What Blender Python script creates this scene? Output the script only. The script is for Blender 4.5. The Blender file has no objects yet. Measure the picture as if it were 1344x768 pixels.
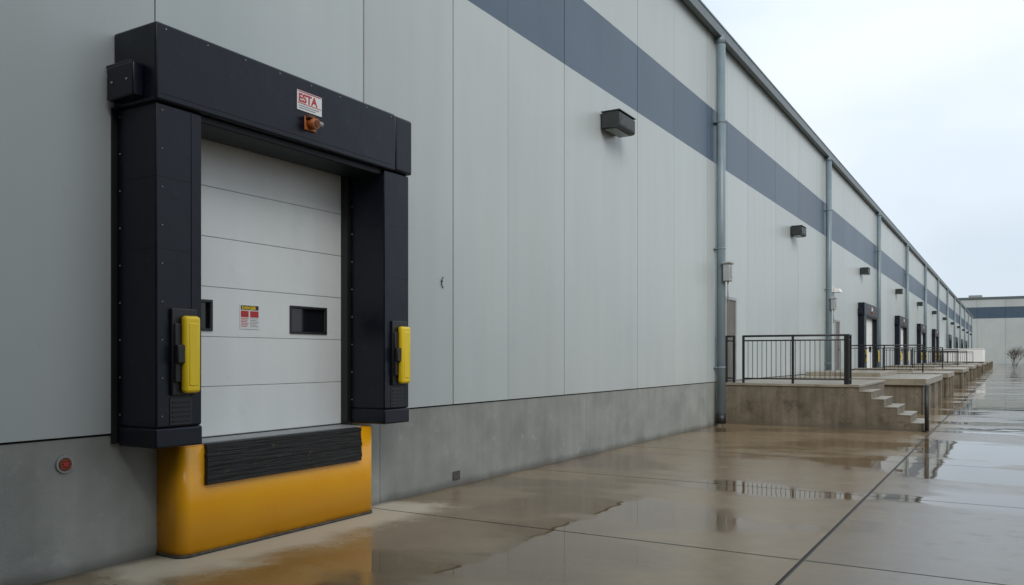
import bpy, bmesh, math, random
from mathutils import Vector, Matrix
random.seed(7)
S = bpy.context.scene
S.view_settings.view_transform='Standard'; S.view_settings.look='None'; S.view_settings.exposure=0

# ---------------------------------------------------------------- materials
def mat(name, c1, c2=None, scale=3.0, rough=0.6, rough2=None, bump=0.0, bscale=40.0, tint=False,
        streak=0.0, metallic=0.0, stain=None, stain_amt=0.0, stain_scale=6.0, stain_lo=0.55, stretch=(1,1,1), spec=0.5, sscale=9, zdirt=None):
    m=bpy.data.materials.new(name); m.use_nodes=True
    nt=m.node_tree; N=nt.nodes; L=nt.links
    b=N['Principled BSDF']; b.inputs['Metallic'].default_value=metallic
    b.inputs['Specular IOR Level'].default_value=spec
    geo=N.new('ShaderNodeNewGeometry')
    mp=N.new('ShaderNodeVectorMath'); mp.operation='MULTIPLY'; mp.inputs[1].default_value=stretch
    L.new(geo.outputs['Position'],mp.inputs[0])
    n=N.new('ShaderNodeTexNoise'); n.inputs['Scale'].default_value=scale; n.inputs['Detail'].default_value=5; n.inputs['Roughness'].default_value=0.6
    L.new(mp.outputs[0],n.inputs['Vector'])
    r=N.new('ShaderNodeValToRGB'); r.color_ramp.elements[0].position=0.3; r.color_ramp.elements[1].position=0.7
    r.color_ramp.elements[0].color=(*c1,1); r.color_ramp.elements[1].color=(*(c2 or c1),1)
    L.new(n.outputs['Fac'],r.inputs['Fac'])
    col=r.outputs['Color']
    def mul(col,other_socket,fac=1.0):
        x=N.new('ShaderNodeMix'); x.data_type='RGBA'; x.blend_type='MULTIPLY'; x.inputs[0].default_value=fac
        L.new(col,x.inputs[6]); L.new(other_socket,x.inputs[7]); return x.outputs[2]
    if tint:
        a=N.new('ShaderNodeAttribute'); a.attribute_name='tint'; col=mul(col,a.outputs['Color'])
    if streak>0:
        sv=N.new('ShaderNodeVectorMath'); sv.operation='MULTIPLY'; sv.inputs[1].default_value=(1,1,0.07)
        L.new(geo.outputs['Position'],sv.inputs[0])
        sn=N.new('ShaderNodeTexNoise'); sn.inputs['Scale'].default_value=sscale; sn.inputs['Detail'].default_value=4
        L.new(sv.outputs[0],sn.inputs['Vector'])
        sr=N.new('ShaderNodeValToRGB'); sr.color_ramp.elements[0].position=0.3; sr.color_ramp.elements[1].position=0.62
        v=1-streak; sr.color_ramp.elements[0].color=(v,v,v*0.98,1); sr.color_ramp.elements[1].color=(1,1,1,1)
        L.new(sn.outputs['Fac'],sr.inputs['Fac']); col=mul(col,sr.outputs['Color'])
    if stain is not None:
        tn=N.new('ShaderNodeTexNoise'); tn.inputs['Scale'].default_value=stain_scale; tn.inputs['Detail'].default_value=8; tn.inputs['Roughness'].default_value=0.7
        L.new(geo.outputs['Position'],tn.inputs['Vector'])
        tr=N.new('ShaderNodeMapRange'); tr.inputs[1].default_value=stain_lo; tr.inputs[2].default_value=stain_lo+0.1
        tr.inputs[4].default_value=stain_amt; L.new(tn.outputs['Fac'],tr.inputs[0])
        x=N.new('ShaderNodeMix'); x.data_type='RGBA'; L.new(tr.outputs[0],x.inputs[0]); L.new(col,x.inputs[6]); x.inputs[7].default_value=(*stain,1)
        col=x.outputs[2]
    if zdirt is not None:      # splash dirt at the foot: (height, amount)
        sp_=N.new('ShaderNodeSeparateXYZ'); L.new(geo.outputs['Position'],sp_.inputs[0])
        ad=N.new('ShaderNodeMath'); ad.operation='MULTIPLY_ADD'; L.new(n.outputs['Fac'],ad.inputs[0]); ad.inputs[1].default_value=zdirt[0]; L.new(sp_.outputs['Z'],ad.inputs[2])
        zr=N.new('ShaderNodeMapRange'); zr.interpolation_type='SMOOTHSTEP'; zr.inputs[1].default_value=zdirt[0]*.45; zr.inputs[2].default_value=zdirt[0]*1.3
        zr.inputs[3].default_value=zdirt[1]; zr.inputs[4].default_value=0; L.new(ad.outputs[0],zr.inputs[0])
        x=N.new('ShaderNodeMix'); x.data_type='RGBA'; L.new(zr.outputs[0],x.inputs[0]); L.new(col,x.inputs[6]); x.inputs[7].default_value=(.09,.075,.055,1)
        col=x.outputs[2]
    L.new(col,b.inputs['Base Color'])
    if rough2 is not None:
        rr=N.new('ShaderNodeMapRange'); rr.inputs[1].default_value=0.3; rr.inputs[2].default_value=0.7
        rr.inputs[3].default_value=rough; rr.inputs[4].default_value=rough2
        L.new(n.outputs['Fac'],rr.inputs[0]); L.new(rr.outputs[0],b.inputs['Roughness'])
    else: b.inputs['Roughness'].default_value=rough
    if bump>0:
        bn=N.new('ShaderNodeTexNoise'); bn.inputs['Scale'].default_value=bscale; bn.inputs['Detail'].default_value=4
        L.new(mp.outputs[0],bn.inputs['Vector'])
        bp=N.new('ShaderNodeBump'); bp.inputs['Strength'].default_value=bump; bp.inputs['Distance'].default_value=0.02
        L.new(bn.outputs['Fac'],bp.inputs['Height']); L.new(bp.outputs[0],b.inputs['Normal'])
    return m

M={}
M['panel']=mat('painted_wall_panel',(0.43,0.465,0.455),(0.48,0.51,0.495),scale=0.35,rough=0.33,rough2=0.43,bump=0.02,bscale=3,tint=True,streak=0.05,sscale=2.5,stain=(0.26,0.275,0.26),stain_amt=0.16,stain_scale=2.2,stain_lo=0.62,spec=.65)
M['stripe']=mat('painted_stripe_panel',(0.058,0.092,0.135),(0.072,0.108,0.152),scale=0.6,rough=0.42,tint=True,streak=0.06,sscale=3,bump=0.02,bscale=3)
M['base']=mat('concrete_plinth',(0.23,0.24,0.225),(0.34,0.345,0.32),scale=1.2,rough=0.7,bump=0.2,bscale=60,tint=True,streak=0.12,sscale=4,stain=(0.47,0.465,0.43),stain_amt=0.3,stain_scale=3,stain_lo=0.58,zdirt=(.16,.6))
M['joint']=mat('joint_sealant',(0.02,0.021,0.02),rough=0.9)
M['trim']=mat('roof_trim_metal',(0.10,0.125,0.13),(0.13,0.155,0.16),scale=2,rough=0.4,streak=0.1)
M['pipe']=mat('downspout_metal',(0.16,0.215,0.24),(0.21,0.27,0.295),scale=2,rough=0.38,streak=0.15)
M['vinyl']=mat('dock_shelter_vinyl',(0.0035,0.0055,0.012),(0.007,0.010,0.019),scale=3,rough=0.28,rough2=0.44,bump=0.35,bscale=3,stain=(0.03,0.033,0.038),stain_amt=0.35,stain_scale=6,stain_lo=0.6,spec=.32)
M['vinyl2']=mat('dark_vinyl_flap',(0.003,0.004,0.007),(0.006,0.008,0.012),scale=3,rough=0.5,bump=0.2,bscale=8,spec=.3)
M['door']=mat('white_door_paint',(0.78,0.80,0.78),(0.83,0.85,0.83),scale=1.2,rough=0.36,bump=0.04,bscale=90,streak=0.04,sscale=4,stain=(0.55,0.55,0.51),stain_amt=0.18,stain_scale=2.5,stain_lo=0.58)
M['glass']=mat('window_glass_dark',(0.01,0.012,0.014),rough=0.08)
M['black']=mat('black_metal',(0.010,0.010,0.011),(0.016,0.016,0.016),rough=0.45)
M['yellow']=mat('yellow_safety_paint',(0.93,0.40,0.006),(0.97,0.47,0.010),scale=1.5,rough=0.24,rough2=0.38,bump=0.06,bscale=5,stain=(0.25,0.12,0.03),stain_amt=0.7,stain_scale=9,stain_lo=0.645,zdirt=(.10,.75))
M['yellow2']=mat('yellow_plastic',(0.90,0.62,0.01),(0.93,0.66,0.02),rough=0.35,stain=(0.3,0.2,0.03),stain_amt=0.5,stain_scale=22,stain_lo=0.64)
M['rubber']=mat('laminated_rubber',(0.005,0.005,0.006),(0.030,0.030,0.028),scale=8,rough=0.7,bump=1.0,bscale=10,stretch=(1,0.35,9),stain=(0.34,0.18,0.03),stain_amt=0.6,stain_scale=14,stain_lo=0.61)
M['rust']=mat('rusty_steel',(0.10,0.045,0.02),(0.22,0.10,0.04),scale=12,rough=0.8)
M['orange']=mat('amber_lamp_housing',(0.40,0.10,0.02),(0.55,0.18,0.05),scale=30,rough=0.4)
M['white']=mat('white_label',(0.78,0.78,0.76),rough=0.5)
M['red']=mat('red_print',(0.50,0.03,0.03),rough=0.5)
M['grey']=mat('grey_metal',(0.28,0.29,0.29),(0.36,0.37,0.36),rough=0.45)
M['lamp']=mat('wall_lamp_bronze',(0.016,0.022,0.022),(0.035,0.04,0.038),scale=6,rough=0.4,rough2=0.6)
M['lens']=mat('frosted_lens',(0.20,0.23,0.21),rough=0.25)
M['steps']=mat('weathered_concrete',(0.115,0.092,0.062),(0.225,0.188,0.138),scale=1.4,rough=0.6,bump=0.4,bscale=30,streak=0.35,stain=(0.05,0.042,0.03),stain_amt=0.65,stain_scale=2.2,stain_lo=0.54,zdirt=(.25,.6))
M['cap']=mat('concrete_cap',(0.20,0.172,0.128),(0.31,0.275,0.215),scale=2,rough=0.35,bump=0.3,bscale=30,stain=(0.10,0.085,0.06),stain_amt=0.5,stain_scale=3,stain_lo=0.56)
M['mandoor']=mat('brown_steel_door',(0.10,0.085,0.07),(0.14,0.12,0.10),rough=0.5)
M['bark']=mat('shrub_twigs',(0.07,0.055,0.045),(0.12,0.10,0.08),rough=0.9)
M['dirt']=mat('dirt_stain',(0.05,0.045,0.04),(0.12,0.11,0.095),scale=20,rough=0.95)

# ---------------------------------------------------------------- mesh helpers
class MB:
    def __init__(s): s.bm=bmesh.new(); s.mats=[]; s.t=s.bm.loops.layers.float_color.new('tint')
    def mi(s,m):
        if m not in s.mats: s.mats.append(m)
        return s.mats.index(m)
    def fin(s,faces,m,tint):
        i=s.mi(m)
        for f in faces:
            f.material_index=i
            for l in f.loops: l[s.t]=(tint[0],tint[1],tint[2],1)
    def box(s,x0,x1,y0,y1,z0,z1,m,bev=0,tint=(1,1,1),seg=2):
        vs=[s.bm.verts.new((x,y,z)) for x in(x0,x1) for y in(y0,y1) for z in(z0,z1)]
        q=[(0,1,3,2),(4,6,7,5),(0,4,5,1),(2,3,7,6),(0,2,6,4),(1,5,7,3)]
        fs=[s.bm.faces.new([vs[k] for k in f]) for f in q]
        s.fin(fs,m,tint)
        if bev>0:
            es=list({e for f in fs for e in f.edges})
            r=bmesh.ops.bevel(s.bm,geom=es,offset=bev,segments=seg,profile=0.5,affect='EDGES')
            s.fin(r['faces'],m,tint)
            for f in r['faces']: f.smooth=True
    def prism(s,pts,axis,a0,a1,m,tint=(1,1,1),smooth=False):
        def P(p,a):
            return {'y':(p[0],a,p[1]),'z':(p[0],p[1],a),'x':(a,p[0],p[1])}[axis]
        A=[s.bm.verts.new(P(p,a0)) for p in pts]; B=[s.bm.verts.new(P(p,a1)) for p in pts]
        fs=[s.bm.faces.new(A),s.bm.faces.new(B[::-1])]
        n=len(pts)
        for i in range(n):
            f=s.bm.faces.new([A[i],B[i],B[(i+1)%n],A[(i+1)%n]]); f.smooth=smooth; fs.append(f)
        s.fin(fs,m,tint)
        bmesh.ops.recalc_face_normals(s.bm,faces=fs)
    def cyl(s,p0,p1,r0,r1,m,n=12,smooth=True):
        p0=Vector(p0);p1=Vector(p1); d=(p1-p0).normalized()
        a=d.orthogonal().normalized(); b=d.cross(a)
        A=[];B=[]
        for i in range(n):
            t=2*math.pi*i/n; o=a*math.cos(t)+b*math.sin(t)
            A.append(s.bm.verts.new(p0+o*r0)); B.append(s.bm.verts.new(p1+o*r1))
        fs=[s.bm.faces.new(A[::-1]),s.bm.faces.new(B)]
        for i in range(n):
            f=s.bm.faces.new([A[i],A[(i+1)%n],B[(i+1)%n],B[i]]); f.smooth=smooth; fs.append(f)
        s.fin(fs,m,(1,1,1))
    def obj(s,name,parent=None,wn=False):
        me=bpy.data.meshes.new(name); s.bm.normal_update(); s.bm.to_mesh(me); s.bm.free()
        for m in s.mats: me.materials.append(M[m])
        o=bpy.data.objects.new(name,me); S.collection.objects.link(o)
        if parent: o.parent=parent
        return o
def empty(name,loc=(0,0,0)):
    e=bpy.data.objects.new(name,None); e.location=loc; S.collection.objects.link(e); e.empty_display_size=0.3; return e
def dup(src,off):
    o=bpy.data.objects.new(src.name.split('.')[0],src.data); o.location=src.location+Vector(off); S.collection.objects.link(o)
    for c in src.children:
        k=bpy.data.objects.new(c.name.split('.')[0],c.data); k.parent=o; k.location=c.location; k.rotation_euler=c.rotation_euler; S.collection.objects.link(k)
    return o
def text(body,size,mat_,loc,rot,parent,name='lettering'):
    cu=bpy.data.curves.new(name,'FONT'); cu.body=body; cu.size=size; cu.extrude=0.0008; cu.offset=0.0035*size/0.1
    cu.materials.append(M[mat_]); o=bpy.data.objects.new(name,cu); S.collection.objects.link(o)
    o.location=loc; o.rotation_euler=rot; o.parent=parent; return o
WROT=(math.pi/2,0,math.pi/2)

# ---------------------------------------------------------------- warehouse
END=206.0; TOP=10.2
wh=empty('warehouse_building')
joints=[-14.0,-9,-4.2,0.8,4.76,7.58,9.44,10.91,12.80,16.1,18.3,20.75,22.5,24.6,28.0,31.5,34.8]
gap={7.58:.024,9.44:.028,10.91:.010,12.80:.024,16.1:.022,18.3:.010,20.75:.024,4.76:.016}
y=34.8
while y<END-3.3:
    y+=3.25; joints.append(min(y,END))
joints[-1]=END
mb=MB(); ms=MB(); mu=MB()
for a,b in zip(joints[:-1],joints[1:]):
    ga=gap.get(a,.016)/2; gb=gap.get(b,.016)/2
    v=random.uniform(.945,1.035); tn=(v*random.uniform(.99,1.01),v,v*random.uniform(.985,1.01))
    if abs(a-4.76)<.01:
        mb.box(-.16,0,a+ga,4.86,1.14,3.96,'panel',tint=tn); mb.box(-.16,0,7.30,b-gb,1.14,3.96,'panel',tint=tn)
        mb.box(-.16,0,a+ga,b-gb,3.96,6.87,'panel',tint=tn)
    else:
        mb.box(-.16,0,a+ga,b-gb,1.14,6.87,'panel',tint=tn)
    ms.box(-.16,-.002,a+ga,b-gb,6.87,8.25,'stripe',tint=(random.uniform(.93,1.07),)*3)
    v=random.uniform(.96,1.03)
    mu.box(-.16,0,a+ga,b-gb,8.25,TOP,'panel',tint=(v,v,v))
mb.obj('lower_wall_panels',wh); ms.obj('accent_stripe',wh); mu.obj('upper_wall_panels',wh)
mb=MB()
bj=[-14,-8,-2,3.2,7.9,13.7,19.2,24.9]
while bj[-1]<END-5.5: bj.append(bj[-1]+5.6)
bj[-1]=END
for a,b in zip(bj[:-1],bj[1:]):
    v=random.uniform(.93,1.05)
    if not(a<6<b): mb.box(-.20,-.018,a+.004,b-.004,-.3,1.120,'base',tint=(v,v,v*.99))
    else:
        mb.box(-.20,-.018,a+.004,4.86,-.3,1.120,'base',tint=(v,v,v)); mb.box(-.20,-.018,7.30,b-.004,-.3,1.120,'base',tint=(v,v,v))
        mb.box(-.20,-.018,4.86,7.30,-.3,.98,'base',tint=(v,v,v))
mb.obj('concrete_plinth',wh)
mb=MB()
mb.box(-.30,-.17,-14,4.8,-.2,TOP-.05,'joint'); mb.box(-.30,-.17,7.35,END,-.2,TOP-.05,'joint'); mb.box(-.30,-.17,4.8,7.35,4.0,TOP-.05,'joint'); 
mb.box(-.30,-.21,4.8,7.35,-.2,.97,'joint')
mb.box(-60,-.31,-14,END,TOP-.3,TOP-.02,'trim')
mb.box(-60,-.0,END+.01,END+.3,-.2,TOP,'panel'); mb.box(-60.2,-60,-14,END,-.2,TOP,'panel')
mb.obj('structure_and_roof',wh)
mb=MB()
mb.prism([(-.35,TOP+.0),(.06,TOP+.0),(.06,TOP-.06),(.20,TOP-.06),(.22,TOP+.20),(.10,TOP+.24),(-.35,TOP+.24)],'y',-14,END+.3,'trim')
mb.box(.202,.235,-14,END+.3,TOP+.17,TOP+.21,'pipe')
mb.obj('eaves_gutter',wh)
mb=MB()
for y0 in (22.2,38.9,101,133):
    mb.box(.002,.05,y0,y0+.07,1.14,3.36,'grey'); mb.box(.002,.05,y0+.99,y0+1.06,1.14,3.36,'grey'); mb.box(.002,.05,y0,y0+1.06,3.36,3.44,'grey')
    mb.box(.002,.02,y0+.07,y0+.99,1.14,3.36,'mandoor')
    mb.box(.021,.06,y0+.86,y0+.93,2.1,2.14,'black')
mb.obj('personnel_doors',wh)
# unseen wing and canopy, added behind the camera to shade the wall's left end
mb=MB()
xs=[0.3]
while xs[-1]<40: xs.append(xs[-1]+3.3)
WT=13.0; W=-4.0
for a,b in zip(xs[:-1],xs[1:]):
    mb.box(a+.005,b-.005,W-.2,W,1.14,6.87,'stripe'); mb.box(a+.005,b-.005,W-.2,W-.002,6.87,8.25,'panel'); mb.box(a+.005,b-.005,W-.2,W,8.25,WT,'stripe')
    mb.box(a+.005,b-.005,W-.24,W-.02,-.3,1.125,'base')
mb.box(.3,xs[-1],-14,W-.25,0,WT-.1,'joint'); mb.box(.3,xs[-1]+.1,-14,W+.15,WT,WT+.26,'trim')
mb.box(.3,xs[-1],W+.01,-.7,5.6,5.95,'trim',bev=.02)
for xq in (12,20,28,36): mb.cyl((xq,-1.5,0),(xq,-1.5,5.6),.11,.11,'trim',12)
mb.obj('added_shading_wing',wh)
mb=MB()
mb.box(-.017,-.004,9.45,9.62,.08,.20,'dirt',bev=.004); mb.cyl((0,9.16,2.82),(.02,9.16,2.82),.012,.012,'black',8)
mb.cyl((0.012,9.15,2.83),(.012,9.19,2.88),.006,.006,'black',6);mb.cyl((0.012,9.15,2.78),(.012,9.19,2.73),.006,.006,'black',6);mb.cyl((0.012,9.15,2.83),(.012,9.15,2.78),.006,.006,'black',6)
mb.obj('wall_hook_and_vent',wh)

# ---------------------------------------------------------------- downspouts
mb=MB()
mb.cyl((.16,0,.28),(.16,0,9.95),.115,.115,'pipe',20)
mb.cyl((.16,0,9.95),(.12,0,10.2),.115,.10,'pipe',20)
mb.cyl((.16,0,.05),(.16,0,.30),.13,.13,'black',16)
for z in (1.5,4.6,7.9):
    mb.cyl((.16,0,z),(.16,0,z+.035),.121,.121,'pipe',20); mb.box(0.001,.1,-.14,.14,z,z+.035,'pipe')
ds=mb.obj('downspout'); ds.location=(0,21.4,0)
yy=[36.6,52.3,68,84,100,116,132,148,164,180,196]
for q in yy: dup(ds,(0,q-21.4,0))
mb=MB(); mb.box(.26,.44,-.13,.13,3.75,4.2,'grey',bev=.02); mb.box(.24,.47,-.16,.16,4.20,4.25,'grey',bev=.01); mb.box(.441,.45,-.07,.07,3.85,4.12,'lens')
mb.cyl((.36,0,3.2),(.36,0,3.75),.02,.02,'grey',8)
eb=mb.obj('electrical_box'); eb.location=(0,21.35,0); dup(eb,(0,15.2,0))

# ---------------------------------------------------------------- wall lights
mb=MB()
mb.box(.0,.07,-.34,.34,-.12,.15,'lamp',bev=.01)
mb.prism([(.05,-.13),(.05,.16),(.36,.155),(.40,.13),(.40,-.11),(.38,-.14),(.30,-.15)],'y',-.38,.38,'lamp')
mb.box(.03,.415,-.395,.395,.157,.178,'lamp',bev=.006)
mb.box(.09,.31,-.33,.33,-.165,-.145,'lens',bev=.004)
mb.box(.401,.406,-.34,.34,-.09,.02,'lamp',bev=.002)
wl=mb.obj('wall_light'); wl.location=(0,14.62,6.23)
for q in (30.5,46.5,62.3,78,94,110,126,142,158,174,190): dup(wl,(0,q-14.62,0))
mb=MB(); mb.box(0,.1,-.25,.25,-.1,.1,'white',bev=.01); mb.prism([(.1,-.1),(.1,.1),(.3,.06),(.36,-.1)],'y',-.28,.28,'white')
wf=mb.obj('white_floodlight'); wf.location=(0,38.4,4.7)

# ---------------------------------------------------------------- dock door (sectional)
def dock_door(detail=True):
    e=empty('sectional_dock_door')
    mb=MB()
    z=1.02; H=.487
    for i in range(6):
        if i==2:
            z0,z1=z+.003,z+H-.003
            mb.box(-.13,-.07,4.80,4.83,z0,z1,'door'); mb.box(-.13,-.07,5.42,6.48,z0,z1,'door'); mb.box(-.13,-.07,7.0,7.36,z0,z1,'door')
            mb.box(-.13,-.07,4.83,5.42,z0,2.07,'door'); mb.box(-.13,-.07,4.83,5.42,2.33,z1,'door')
            mb.box(-.13,-.07,6.48,7.0,z0,2.07,'door'); mb.box(-.13,-.07,6.48,7.0,2.33,z1,'door')
        else: mb.box(-.13,-.07,4.80,7.36,z+.003,z+H-.003,'door',bev=.003)
        mb.box(-.125,-.076,4.80,7.36,z-.002,z+.003,'grey')
        z+=H
    mb.box(-.13,-.06,4.80,7.30,.985,1.018,'black')
    mb.obj('door_sections',e)
    mb=MB()
    for a,b in ((4.83,5.42),(6.48,7.0)):
        mb.box(-.12,-.10,a,b,2.07,2.33,'glass')
        w=.022
        mb.box(-.069,-.058,a-w,b+w,2.33,2.33+w,'black');mb.box(-.069,-.058,a-w,b+w,2.07-w,2.07,'black')
        mb.box(-.069,-.058,a-w,a,2.07,2.33,'black');mb.box(-.069,-.058,b,b+w,2.07,2.33,'black')
        mb.box(-.10,-.071,a,b,2.07,2.074,'black');mb.box(-.10,-.071,a,b,2.326,2.33,'black')
        mb.box(-.10,-.071,a,a+.004,2.075,2.325,'black');mb.box(-.10,-.071,b-.004,b,2.075,2.325,'black')
    mb.obj('door_windows',e)
    mb=MB()
    mb.box(-.15,.03,7.262,7.34,1.0,3.96,'black'); mb.box(-.15,.03,4.82,4.858,1.0,3.96,'black')
    mb.box(-.15,.03,4.858,7.262,3.93,3.97,'black')
    mb.obj('door_frame_tracks',e)
    mb=MB(); mb.box(-.069,-.064,5.78,6.03,2.08,2.33,'white')
    mb.box(-.0638,-.0628,5.79,6.02,2.275,2.32,'black'); mb.box(-.0638,-.0628,5.79,5.89,2.20,2.265,'red'); mb.box(-.0638,-.0628,5.91,6.02,2.20,2.265,'red')
    for k in range(6): mb.box(-.0638,-.0628,5.79,5.89-.01*(k%3),2.19-.016*k-.006,2.19-.016*k,'red'); mb.box(-.0638,-.0628,5.91,6.02-.012*((k+1)%3),2.19-.016*k-.006,2.19-.016*k,'grey')
    mb.obj('warning_sticker',e)
    return e
dd=dock_door()
text('DANGER',.045,'yellow2',(-.0615,5.80,2.281),WROT,dd)

# ---------------------------------------------------------------- dock shelter
def shelter():
    e=empty('dock_shelter')
    mb=MB()
    for (a,b) in ((4.38,4.835),(7.315,7.76)):
        left=a<5
        mb.box(.0,.50,a+.01,b-.01,1.06,3.93,'vinyl2')
        mb.box(.02,.540,a,b,1.20,3.92,'vinyl',bev=.018,seg=3)
        for z in (2.70,3.30):
            mb.box(.05,.5415,a+.016,b-.016,z,z+.006,'vinyl2'); mb.box(.04,.52,a-.0015,a+.01,z,z+.006,'vinyl2')
        mb.box(.03,.546,a-.006,b+.006,1.03,1.198,'vinyl',bev=.018,seg=3)
        mb.box(.5405,.545,(b-.11) if left else (a+.0),b-.010 if left else a+.10,1.22,3.90,'vinyl',bev=.002)
        mb.box(.001,.02,a-.05,a,1.05,3.93,'black'); 
        for k in range(9):
            z=1.3+k*.32
            mb.cyl((.055,a-.004,z),(.055,a+.01,z),.007,.007,'grey',8)
            mb.cyl((.53,a+.06,z),(.543,a+.06,z),.005,.005,'grey',8)
    mb.obj('side_pads',e)
    mb=MB()
    mb.box(.0,.50,4.40,7.74,3.94,4.50,'vinyl2')
    mb.box(.0,.575,4.355,7.47,3.925,4.575,'vinyl',bev=.022,seg=3)
    mb.box(.0,.572,7.472,7.785,3.93,4.57,'vinyl',bev=.03,seg=3)
    mb.box(.5755,.578,4.40,7.40,3.985,3.990,'vinyl2')
    mb.box(.05,.5,4.84,7.31,3.86,3.93,'vinyl2',bev=.01)
    for k in range(8):
        yq=4.45+k*.42; mb.cyl((.57,yq,4.53),(.578,yq,4.53),.006,.006,'grey',8)
    mb.cyl((.3,7.60,4.57),(.3,7.60,4.63),.03,.02,'black',8); mb.cyl((.42,4.5,4.575),(.42,4.5,4.60),.03,.02,'black',8)
    mb.obj('head_pad',e)
    mb=MB()
    mb.box(.06,.42,4.25,4.354,3.96,4.24,'vinyl',bev=.015,seg=2); mb.box(.02,.34,4.27,4.354,4.242,4.27,'black',bev=.008)
    for k in range(2): mb.cyl((.14+k*.2,4.242,4.1),(.14+k*.2,4.252,4.1),.010,.010,'grey',8)
    mb.obj('end_bracket',e)
    mb=MB()
    for y0,y1,b0 in ((4.585,4.745,4.51),(7.495,7.665,7.42)):
        mb.box(.541,.575,b0,y1+.015,1.47,2.21,'black',bev=.012)
        mb.box(.575,.635,b0+.01,y0+.02,1.74,1.90,'black',bev=.012); mb.box(.575,.60,b0+.01,y0+.02,1.58,2.08,'black',bev=.012)
        mb.box(.575,.650,y0,y1,1.49,2.145,'yellow2',bev=.03,seg=4)
        mb.box(.60,.655,y0+.035,y1-.035,1.55,2.085,'yellow2',bev=.008)
        mb.box(.541,.547,b0,b0+.22,1.22,1.45,'black',bev=.002)
        for k in range(5):
            mb.box(.547,.553,b0+.02,b0+.20,1.24+k*.040,1.258+k*.040,'vinyl')
    mb.obj('yellow_guides',e)
    mb=MB(); mb.box(.576,.582,5.93,6.27,4.245,4.44,'white'); mb.box(.5825,.5835,5.94,6.26,4.425,4.435,'red'); mb.box(.5825,.5835,5.94,6.26,4.31,4.318,'red')
    for k in range(2): mb.box(.5825,.5835,5.95,6.23-.05*k,4.285-.022*k,4.295-.022*k,'grey')
    mb.obj('label_plate',e)
    mb=MB()
    mb.box(.576,.60,6.02,6.18,4.06,4.20,'orange',bev=.01); mb.cyl((.60,6.09,4.13),(.69,6.09,4.12),.06,.05,'orange',12)
    mb.cyl((.62,6.17,4.15),(.62,6.23,4.15),.03,.03,'grey',8); mb.cyl((.69,6.09,4.12),(.70,6.09,4.12),.035,.035,'rust',12)
    mb.box(.60,.66,6.02,6.10,4.17,4.20,'rust',bev=.006)
    mb.obj('amber_signal_lamp',e)
    return e
sh=shelter()
text('ESTA',.115,'red',(.583,5.945,4.33),WROT,sh)

# ---------------------------------------------------------------- yellow dock base + rubber bumper
e=empty('dock_leveler_bumper')
def rounded_plan(x0,x1,y0,y1,r,n=10):
    pts=[(x0,y0)]
    for i in range(n+1):
        t=-math.pi/2+math.pi/2*i/n; pts.append((x1-r+r*math.cos(t),y0+r+r*math.sin(t)))
    for i in range(n+1):
        t=math.pi/2*i/n; pts.append((x1-r+r*math.cos(t),y1-r+r*math.sin(t)))
    pts.append((x0,y1)); return pts
mb=MB()
mb.prism(rounded_plan(-.017,.33,4.79,7.40,.10),'z',.015,.99,'yellow',smooth=True)
mb.prism(rounded_plan(-.016,.324,4.80,7.39,.10),'z',.99,1.0,'yellow',smooth=True)
mb.prism(rounded_plan(-.017,.336,4.782,7.408,.105),'z',.004,.028,'dirt',smooth=True)
o=mb.obj('yellow_steel_face',e)
mb=MB()
for k in range(9):
    z=.635+k*.041
    mb.box(.27,.372+random.uniform(-.006,.006),5.03+random.uniform(-.004,.004),7.12+random.uniform(-.006,.006),z,z+.0405,'rubber',bev=.004)
mb.box(-.05,.27,4.97,7.23,1.0,1.012,'grey')
mb.obj('laminated_rubber_pad',e)
mb=MB(); mb.box(-.2,.26,4.862,7.26,.982,.998,'grey'); 
mb.obj('sill_plate',e)

mb=MB()
mb.cyl((-.018,3.93,.92),(.002,3.93,.92),.075,.07,'grey',24); mb.cyl((.002,3.93,.92),(.010,3.93,.92),.056,.05,'rust',24); mb.cyl((.010,3.93,.92),(.016,3.93,.92),.02,.018,'red',12)
for k in range(4): mb.box(.010,.014,3.885,3.975,.882+k*.022,.888+k*.022,'red')
mb.obj('round_wall_reflector')

# ---------------------------------------------------------------- distant docks: wider, shallower openings
for y0 in (45.6,61.6,77.5,93.5,117,133,149,165):
    a=dup(sh,(0,y0-4.38*1.6,0)); a.scale=(.55,1.6,1)
    b=dup(dd,(.135,y0-4.38*1.6,0)); b.scale=(1,1.6,1)
# ---------------------------------------------------------------- platforms, steps, railings
def railing(mb,p0,p1,z,h=1.22,posts=2,sp=.12):
    p0=Vector((*p0,z)); p1=Vector((*p1,z)); d=p1-p0; Ln=d.length; u=d/Ln
    up=Vector((0,0,1))
    for zz,r in ((h,.027),(.12,.018),(h-.12,.018)):
        mb.cyl(p0+up*zz,p1+up*zz,r,r,'black',8)
    for i in range(posts):
        q=p0+d*(i/(posts-1)); mb.box(q.x-.028,q.x+.028,q.y-.028,q.y+.028,z,z+h+.02,'black')
    n=int(Ln/sp)
    for i in range(1,n):
        q=p0+d*(i/n); mb.cyl(q+up*.12,q+up*(h-.12),.009,.009,'black',6,False)
e=empty('loading_platform_with_steps')
mb=MB()
x=3.42; zt=[.92,.74,.55,.37,.185]; prof=[(0.002,0),(0.002,1.03),(3.42,1.03)]
for i,zz in enumerate(zt):
    prof.append((x,zz)); x+=.29; prof.append((x,zz))
prof.append((x,0))
mb.prism(prof,'y',22.05,23.75,'steps')
mb.box(0.002,3.42,23.752,27.0,0,1.03,'steps')
mb.obj('concrete_body',e)
mb=MB(); mb.box(0.002,3.45,22.02,27.02,1.03,1.10,'cap',bev=.012)
x=3.42
for i,zz in enumerate(zt): mb.box(x+.002,x+.30,22.04,23.76,zz,zz+.022,'cap',bev=.006); x+=.29
mb.obj('cap_and_treads',e)
r=empty('safety_railing')
mb=MB()
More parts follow.
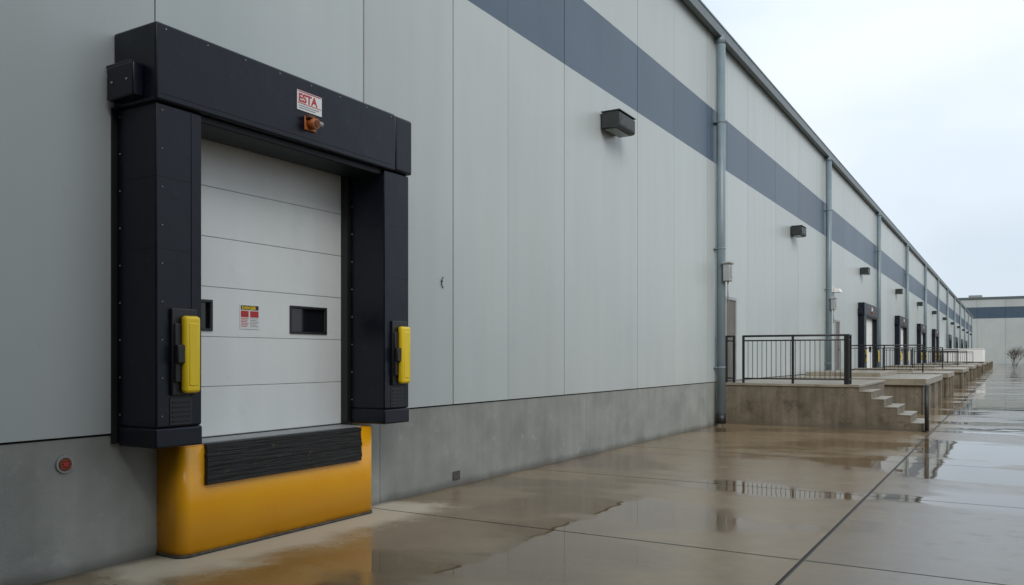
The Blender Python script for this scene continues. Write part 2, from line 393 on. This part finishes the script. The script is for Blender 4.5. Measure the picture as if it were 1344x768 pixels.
railing(mb,(.55,22.12),(3.10,22.12),1.10,1.24,3); railing(mb,(3.16,22.12),(3.16,22.5),1.10,1.24,2)
railing(mb,(.10,22.12),(.30,22.12),1.10,1.24,2)
mb.obj('rails_and_balusters',r)
mb=MB()
mb.cyl((4.93,22.0,0),(4.93,22.0,1.10),.038,.038,'black',12); mb.cyl((4.93,22.0,0),(4.93,22.0,.03),.07,.07,'black',12)
mb.cyl((4.93,22.0,1.08),(4.93,22.35,1.12),.03,.03,'black',10); mb.cyl((4.93,22.0,.6),(4.93,22.35,.6),.02,.02,'black',10); mb.cyl((4.93,22.35,0),(4.93,22.35,1.13),.03,.03,'black',10)
mb.obj('step_handrail')
plats=[(29.1,36.6,4.40),(40.2,44.8,4.40),(53,60.6,4.45),(69.5,76.8,4.4),(85,92.8,4.4),(100.5,113,4.4),(124.5,132.5,4.4),(140.5,148.5,4.4),(156.5,164.5,4.4)]
for i,(a,b,xx) in enumerate(plats):
    mb=MB()
    mb.box(.002,xx-.12,a+.1,b-.1,0,.88,'steps')
    for yq in (a+.06,(a+b)/2,b-.5): mb.box(xx-.119,xx-.03,yq,yq+.4,0,.88,'steps')
    mb.box(.002,xx,a,b,.88,1.10,'cap',bev=.02)
    mb.box(.3,xx-1.6,a+2.2,b-.4,1.10,1.24,'cap',bev=.01)
    o=mb.obj('concrete_loading_platform')
    if i>=1:
        mb=MB(); railing(mb,(.3,a+.15),(3.4,a+.15),1.10,1.2,3,.16); 
        mb.obj('safety_railing')
e=empty('white_storage_container'); mb=MB()
mb.box(.5,4.3,103,112.6,1.22,2.60,'white',bev=.04)
mb.box(.45,4.35,102.95,112.65,2.60,2.66,'white',bev=.02)
mb.obj('container_body',e)
mb=MB()
for xq in (.7,2.3,3.95): mb.box(xq,xq+.2,103.2,112.4,1.10,1.22,'black')
mb.obj('skids',e)

# ---------------------------------------------------------------- far building
e=empty('distant_warehouse'); mb=MB()
Y=236; x=-60; 
while x<110:
    v=random.uniform(.95,1.03)
    mb.box(x+.02,x+5.98,Y,Y+.3,0,11.2,'panel',tint=(v,v,v)); mb.box(x+.02,x+5.98,Y+.01,Y+.3,11.2,14.0,'stripe'); mb.box(x+.02,x+5.98,Y,Y+.3,14.0,16.0,'panel',tint=(v,v,v)); x+=6
mb.box(-60,110,Y+.31,Y+40,0,15.9,'joint'); mb.box(-60,110,Y-.2,Y+.6,16.0,16.5,'trim')
mb.obj('walls',e)
mb=MB()
for xq in (-14,-2,20,33): mb.box(xq,xq+3,Y+4,Y+7,16.5,17.3,'grey',bev=.05)
mb.cyl((11.6,Y+2,16),(11.6,Y+2,19.4),.12,.05,'grey',6); mb.cyl((12.6,Y+2,16),(12.6,Y+2,18.8),.12,.05,'grey',6)
mb.obj('rooftop_units',e)

# ---------------------------------------------------------------- bare shrub
def shrub(loc,h,seed):
    rnd=random.Random(seed); mb=MB()
    def br(p,d,l,r,dep):
        q=p+d*l; mb.cyl(p,q,r,r*.65,'bark',4)
        if dep==0: return
        for k in range(rnd.choice((3,4))):
            nd=(d+Vector((rnd.uniform(-.8,.8),rnd.uniform(-.8,.8),rnd.uniform(-.25,.6)))).normalized()
            br(p+d*l*rnd.uniform(.55,1),nd,l*rnd.uniform(.6,.8),r*.62,dep-1)
    for k in range(9):
        a=rnd.uniform(0,6.28); br(Vector((rnd.uniform(-.5,.5),rnd.uniform(-.5,.5),0)),Vector((math.cos(a)*.5,math.sin(a)*.5,1)).normalized(),h*.36,.05,3)
    o=mb.obj('bare_shrub'); o.location=loc; return o
shrub((7.6,195,0),5.0,3); shrub((10.8,200,0),5.2,5); shrub((14,198,0),4.6,9); shrub((18.5,202,0),4.8,12)

# ---------------------------------------------------------------- ground
def ground_mat():
    m=bpy.data.materials.new('wet_concrete'); m.use_nodes=True; nt=m.node_tree; N=nt.nodes; L=nt.links; b=N['Principled BSDF']
    geo=N.new('ShaderNodeNewGeometry'); sep=N.new('ShaderNodeSeparateXYZ'); L.new(geo.outputs['Position'],sep.inputs[0])
    def noise(sc,det=8,ro=.6,st=(1,1,1)):
        v=N.new('ShaderNodeVectorMath'); v.operation='MULTIPLY'; v.inputs[1].default_value=st; L.new(geo.outputs['Position'],v.inputs[0])
        n=N.new('ShaderNodeTexNoise'); n.inputs['Scale'].default_value=sc; n.inputs['Detail'].default_value=det; n.inputs['Roughness'].default_value=ro; L.new(v.outputs[0],n.inputs['Vector']); return n.outputs['Fac']
    def mr(s,a,b_,c=0.,d=1.,smooth=True):
        r=N.new('ShaderNodeMapRange'); r.inputs[1].default_value=a; r.inputs[2].default_value=b_; r.inputs[3].default_value=c; r.inputs[4].default_value=d
        if smooth: r.interpolation_type='SMOOTHSTEP'
        L.new(s,r.inputs[0]); return r.outputs[0]
    def mth(op,a,b_):
        x=N.new('ShaderNodeMath'); x.operation=op
        for i,v in enumerate((a,b_)):
            if isinstance(v,(int,float)): x.inputs[i].default_value=v
            else: L.new(v,x.inputs[i])
        return x.outputs[0]
    def mix(f,a,b_,bt='MIX'):
        x=N.new('ShaderNodeMix'); x.data_type='RGBA'; x.blend_type=bt
        if isinstance(f,(int,float)): x.inputs[0].default_value=f
        else: L.new(f,x.inputs[0])
        for i,v in ((6,a),(7,b_)):
            if isinstance(v,tuple): x.inputs[i].default_value=(*v,1)
            else: L.new(v,x.inputs[i])
        return x.outputs[2]
    X=sep.outputs['X']; Yc=sep.outputs['Y']
    side=mr(X,5.03,6.0,.05,.85,False)
    fine=noise(2.2,8,.65); big=noise(.42,5,.5,(.6,1,1))
    tan=mix(fine,(.18,.126,.066),(.31,.228,.135))
    gry=mix(fine,(.09,.077,.061),(.16,.14,.11))
    col=mix(side,tan,gry)
    spk=mr(noise(35,3,.7),.60,.72,0,.35); col=mix(spk,col,(.08,.065,.045))
    wet=mr(big,.43,.54,1,0)
    wob=mth('MULTIPLY',mth('SUBTRACT',noise(1.3,6),.5),1.1)
    dx=mr(mth('ADD',X,wob),.60,1.15,1,0); dy=mth('MULTIPLY',mr(mth('ADD',Yc,wob),3.9,4.3,0,1),mr(mth('ADD',Yc,wob),7.9,8.4,1,0))
    dry=mth('MULTIPLY',dx,dy)
    col=mix(mth('MULTIPLY',dry,.85),col,(.56,.50,.39))
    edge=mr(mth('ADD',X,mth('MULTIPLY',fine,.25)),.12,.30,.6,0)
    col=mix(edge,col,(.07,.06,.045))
    at=N.new('ShaderNodeAttribute'); at.attribute_name='tint'; col=mix(1.0,col,at.outputs['Color'],'MULTIPLY')
    wv=mth('MULTIPLY',wet,mth('SUBTRACT',1,dry))
    dk=mix(wv,(1,1,1),(.66,.62,.58)); col=mix(1.0,col,dk,'MULTIPLY')
    L.new(col,b.inputs['Base Color'])
    rg=mr(wv,0,1,.15,.02,False); rg=mth('ADD',rg,mth('MULTIPLY',dry,.45)); rg=mth('ADD',rg,mth('MULTIPLY',mr(noise(4,6,.7),.5,.75,0,1),mth('MULTIPLY',mth('SUBTRACT',1,wv),.14)))
    L.new(rg,b.inputs['Roughness'])
    h=mth('ADD',mth('MULTIPLY',noise(60,4,.6),mth('MULTIPLY',mth('SUBTRACT',1.0,wv),1.0)),mth('MULTIPLY',noise(1.3,2,.4),1.1))
    bp=N.new('ShaderNodeBump'); bp.inputs['Strength'].default_value=.10; bp.inputs['Distance'].default_value=.02; L.new(h,bp.inputs['Height']); L.new(bp.outputs[0],b.inputs['Normal'])
    b.inputs['IOR'].default_value=1.45
    return m
M['ground']=ground_mat()
M['slabjoint']=mat('wet_joint',(.018,.016,.013),rough=.6)
M['field']=mat('asphalt_yard',(.05,.05,.05),(.09,.09,.085),scale=.3,rough=.25,rough2=.5)
mb=MB()
xsl=[-.02,5.04,10.2,15.4,20.6,25.8,31]; ysl=[-3.9,-.3,3.65,7.6]
while ysl[-1]<230: ysl.append(ysl[-1]+3.95)
i=mb.mi('ground')
for xa,xb in zip(xsl[:-1],xsl[1:]):
    for ya,yb in zip(ysl[:-1],ysl[1:]):
        g=.011
        ga=.018 if xa==5.04 else g; gb=.018 if xb==5.04 else g
        vs=[mb.bm.verts.new(p) for p in ((xa+ga,ya+g,0),(xb-gb,ya+g,0),(xb-gb,yb-g,0),(xa+ga,yb-g,0))]
        f=mb.bm.faces.new(vs); v=random.uniform(.88,1.08); mb.fin([f],'ground',(v,v*random.uniform(.99,1.01),v*random.uniform(.97,1.02)))
mb.obj('concrete_yard_paving')
mb=MB(); vs=[mb.bm.verts.new(p) for p in ((-.2,-4,-.008),(31.1,-4,-.008),(31.1,233,-.008),(-.2,233,-.008))]; mb.fin([mb.bm.faces.new(vs)],'slabjoint',(1,1,1)); mb.obj('paving_joints')
mb=MB(); vs=[mb.bm.verts.new(p) for p in ((-2500,-2500,-.03),(2500,-2500,-.03),(2500,2500,-.03),(-2500,2500,-.03))]; mb.fin([mb.bm.faces.new(vs)],'field',(1,1,1)); mb.obj('ground')

# ---------------------------------------------------------------- sky + sun
sd=Vector((.76,-.74,.70)).normalized(); el=math.asin(sd.z); az=math.atan2(sd.x,sd.y)
w=bpy.data.worlds.new('World'); S.world=w; w.use_nodes=True; N=w.node_tree.nodes; L=w.node_tree.links
bg=N['Background']; bg.inputs['Strength'].default_value=.1
sk=N.new('ShaderNodeTexSky'); sk.sky_type='NISHITA'; sk.sun_disc=False; sk.sun_elevation=el; sk.sun_rotation=az
tc=N.new('ShaderNodeTexCoord'); sp=N.new('ShaderNodeSeparateXYZ'); L.new(tc.outputs['Generated'],sp.inputs[0])
n=N.new('ShaderNodeTexNoise'); n.inputs['Scale'].default_value=2.2; n.inputs['Detail'].default_value=4; n.inputs['Roughness'].default_value=.45
v=N.new('ShaderNodeVectorMath'); v.operation='MULTIPLY'; v.inputs[1].default_value=(1,1,2.0); L.new(tc.outputs['Generated'],v.inputs[0]); L.new(v.outputs[0],n.inputs['Vector'])
cr=N.new('ShaderNodeValToRGB'); cr.color_ramp.elements[0].position=.33; cr.color_ramp.elements[1].position=.62
cr.color_ramp.elements[0].color=(6.9,8.0,9.1,1); cr.color_ramp.elements[1].color=(9.2,9.9,10.6,1); L.new(n.outputs['Fac'],cr.inputs['Fac'])
gr=N.new('ShaderNodeMapRange'); gr.inputs[1].default_value=0; gr.inputs[2].default_value=.9; gr.inputs[3].default_value=.90; gr.inputs[4].default_value=1.32; L.new(sp.outputs['Z'],gr.inputs[0])
gy=N.new('ShaderNodeMapRange'); gy.inputs[1].default_value=-.9; gy.inputs[2].default_value=.75; gy.inputs[3].default_value=.38; gy.inputs[4].default_value=1.05; L.new(sp.outputs['Y'],gy.inputs[0])
mm=N.new('ShaderNodeMath'); mm.operation='MULTIPLY'; L.new(gr.outputs[0],mm.inputs[0]); L.new(gy.outputs[0],mm.inputs[1])
sc=N.new('ShaderNodeVectorMath'); sc.operation='SCALE'; L.new(cr.outputs['Color'],sc.inputs[0]); L.new(mm.outputs[0],sc.inputs['Scale'])
mx=N.new('ShaderNodeMix'); mx.data_type='RGBA'; mx.inputs[0].default_value=.93; L.new(sk.outputs[0],mx.inputs[6]); L.new(sc.outputs[0],mx.inputs[7]); L.new(mx.outputs[2],bg.inputs['Color'])
ld=bpy.data.lights.new('overcast_sun','SUN'); ld.energy=2.1; ld.angle=math.radians(32); ld.color=(1,.985,.96)
lo=bpy.data.objects.new('overcast_sun',ld); lo.rotation_euler=sd.to_track_quat('Z','Y').to_euler(); lo.location=(20,20,30); S.collection.objects.link(lo)

# ---------------------------------------------------------------- camera
cd=bpy.data.cameras.new('camera'); cam=bpy.data.objects.new('camera',cd); S.collection.objects.link(cam)
cam.location=(6.6,0,1.8); cam.rotation_euler=(math.pi/2,0,math.radians(30.9)); cd.sensor_width=36; cd.lens=29.14; cd.shift_y=.0625; cd.clip_end=6000; cd.clip_start=.05
S.camera=cam
